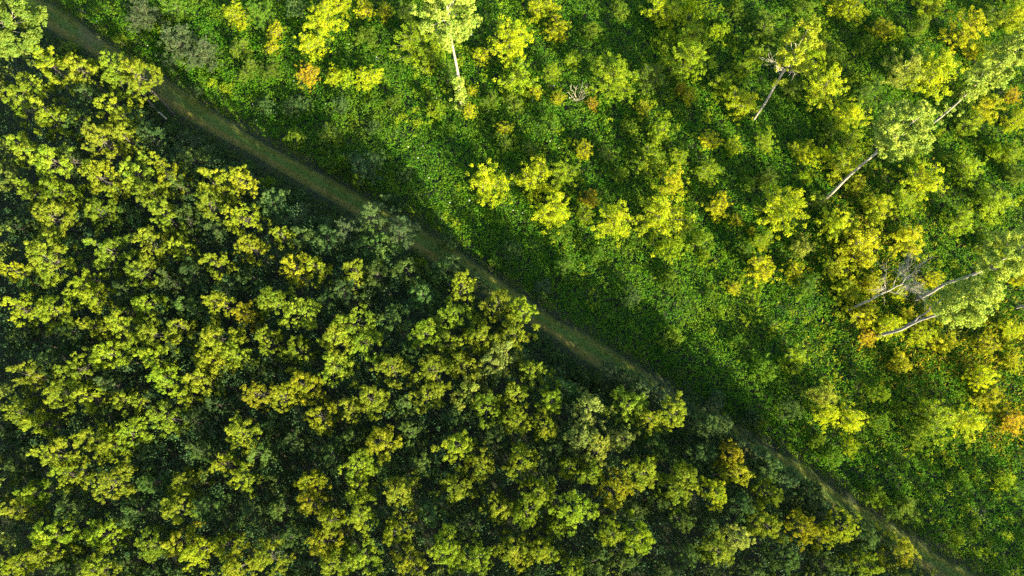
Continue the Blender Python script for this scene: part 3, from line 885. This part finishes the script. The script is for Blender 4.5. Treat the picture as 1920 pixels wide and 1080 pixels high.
# more young growth between the ones picked out above
OPEN = [(1370, 610, 190, 110), (760, 290, 130, 150), (1850, 960, 170, 120), (1150, 560, 200, 70), (1560, 700, 90, 60), (1560, 900, 160, 80), (1680, 880, 240, 110), (1810, 265, 75, 38), (1785, 485, 60, 34), (1850, 610, 40, 30), (1640, 190, 40, 30), (1560, 60, 70, 50), (1180, 380, 60, 40)]
n0, tries = len(pl), 0
while len(pl) < n0 + 48 and tries < 8000:
    tries += 1
    gx, gy = rng.uniform(430, 1915), rng.uniform(5, 1000)
    P = at(gx, gy, 1)
    d, s = track_dist(P[:1], P[1:2])
    if s[0] < 0 or d[0] < 5 or any(((gx - a) / c_) ** 2 + ((gy - b_) / e_) ** 2 < 1 for a, b_, c_, e_ in OPEN):
        continue
    if min(math.hypot(q[0] - gx, q[1] - gy) / (q[2] + 14) for q in pl) < 1.0 or rng.uniform() > 0.15 + gx / 1700:
        continue
    lit_ = (gx - 900) / 900 + rng.normal() * .5  # sunlit glow painted into the tints, warmer towards the right
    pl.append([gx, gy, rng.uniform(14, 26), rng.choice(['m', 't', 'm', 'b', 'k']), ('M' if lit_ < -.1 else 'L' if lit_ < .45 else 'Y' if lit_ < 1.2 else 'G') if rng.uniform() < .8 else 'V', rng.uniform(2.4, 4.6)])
# bushes leaning over both edges of the track
for i_ in range(46):
    q = rng.uniform(2, len(cl) - 2); j_ = int(q)
    sd_ = 1 if i_ % 2 else -1
    P = cl[j_] + nn[j_] * sd_ * rng.uniform(1.9, 3.4)
    gx, gy = [float(g_[0]) for g_ in proj(np.array([P[0], P[1], 0.8]))]
    if not (100 < gx < 1900 and 20 < gy < 1070):
        continue
    pl.append([gx, gy, rng.uniform(11, 20), rng.choice(['b', 'm', 'b']), rng.choice(['D', 'M', 'D', 'V']), rng.uniform(1.2, 2.4)])
buckets = {}
for w in pl:
    px, py = w[0], w[1]
    l = min((q for q in LM), key=lambda q: math.hypot(q[0] - px, q[1] - py) + (1000 if math.hypot(q[0] - px, q[1] - py) < 14 else 0))
    dx, dy = px - l[0], py - l[1]
    side = ('right of' if dx > 0 else 'left of') if abs(dx) > abs(dy) else ('below' if dy > 0 else 'above')
    buckets.setdefault((l[2], side), []).append((math.hypot(dx, dy), w))
NAMES = {'t': ('young_tree', 'young tree', 'tree'), 'm': ('shrub', 'many-stemmed shrub', 'shrub'), 'k': ('shrub', 'wispy shrub', 'shrub'), 'b': ('bush', 'low round bush', 'bush')}
for (lm, side), lst in buckets.items():
    lst.sort(key=lambda q: q[0])
    for i, (_, w) in enumerate(lst):
        px, py, r, k, c, hh = w
        pr_, R0, H0, fz = KINDS[k]
        P = at(px, py, hh * fz)
        sx = r * m_per_px(P) / R0 * 1.25
        sz = hh / H0 * 1.15
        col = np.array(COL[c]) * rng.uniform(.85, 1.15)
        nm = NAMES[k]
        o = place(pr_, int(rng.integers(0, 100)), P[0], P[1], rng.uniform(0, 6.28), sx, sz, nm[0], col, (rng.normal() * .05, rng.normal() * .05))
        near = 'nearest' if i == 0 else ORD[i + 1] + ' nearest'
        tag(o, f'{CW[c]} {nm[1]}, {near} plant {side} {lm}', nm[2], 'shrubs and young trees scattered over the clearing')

# bare brown shrub
B = at(1080, 190, 0)
root = bpy.data.objects.new('bare_shrub', None); C.objects.link(root); root.location = B
for j in range(9):
    az = j * 2.4
    d = np.array([math.cos(az) * .45, math.sin(az) * .45, 1.0])
    bb = bent((0, 0, 0), d * rng.uniform(1.6, 2.6), 6, .08)
    tw = [tube(bb, np.linspace(.04, .012, 6), 5)]
    for q in range(6):
        s0 = bb[rng.integers(2, 6)]
        tw.append(tube(bent(s0, s0 + unit(d + rng.normal(size=3) * .5) * .6, 3, .1), np.linspace(.016, .007, 3), 4))
    v, f, _ = merge(tw)
    obj('stem', mesh_np('bare_stem', v, f, M_DEAD, smooth=True), root)
tag(root, 'small leafless brown shrub just left of the pointed sapling', 'shrub')

# unnamed low sprigs in the undergrowth, sunlight and shade painted in as two colours
sx_, sy_, d, s = scatter(0.34, lambda x, y, d, s: (s > 0) & (d > 3.0))
pc = []
for X, Y, dd in zip(sx_, sy_, d):
    nsp = int(rng.integers(4, 12))
    hh = rng.uniform(0.5, 1.5)
    c0 = np.array([X, Y, 0]) + np.column_stack([rng.normal(size=nsp) * .3, rng.normal(size=nsp) * .3, rng.uniform(.5, 1.1, nsp) * hh])
    pc.append(c0)
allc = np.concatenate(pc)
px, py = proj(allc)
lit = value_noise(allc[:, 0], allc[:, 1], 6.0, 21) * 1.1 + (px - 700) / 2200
for nm_, msk, col, lab in (('sunlit_sprigs', lit > 0.80, (0.20, 0.28, 0.008), 'sprigs painted a sunlit yellow-green, poking through the undergrowth'),
                           ('shaded_sprigs', lit <= 0.80, (0.075, 0.16, 0.010), 'leafy sprigs painted a shaded mid green, poking through the undergrowth')):
    c_ = allc[msk]
    v, f, t = sprays(c_, rng.uniform(.12, .26, len(c_)), 10, up=.7, length=.16, width=.09)
    o = obj(nm_, mesh_np(nm_, v, f, M_SCRUB, t), None, col)
    tag(o, lab, 'undergrowth', kind='stuff')
print('tris', sum(len(m.polygons) for m in bpy.data.meshes) * 2, 'wood trees', len(wood), 'plants', len(pl), 'beyond', len(parts_t))
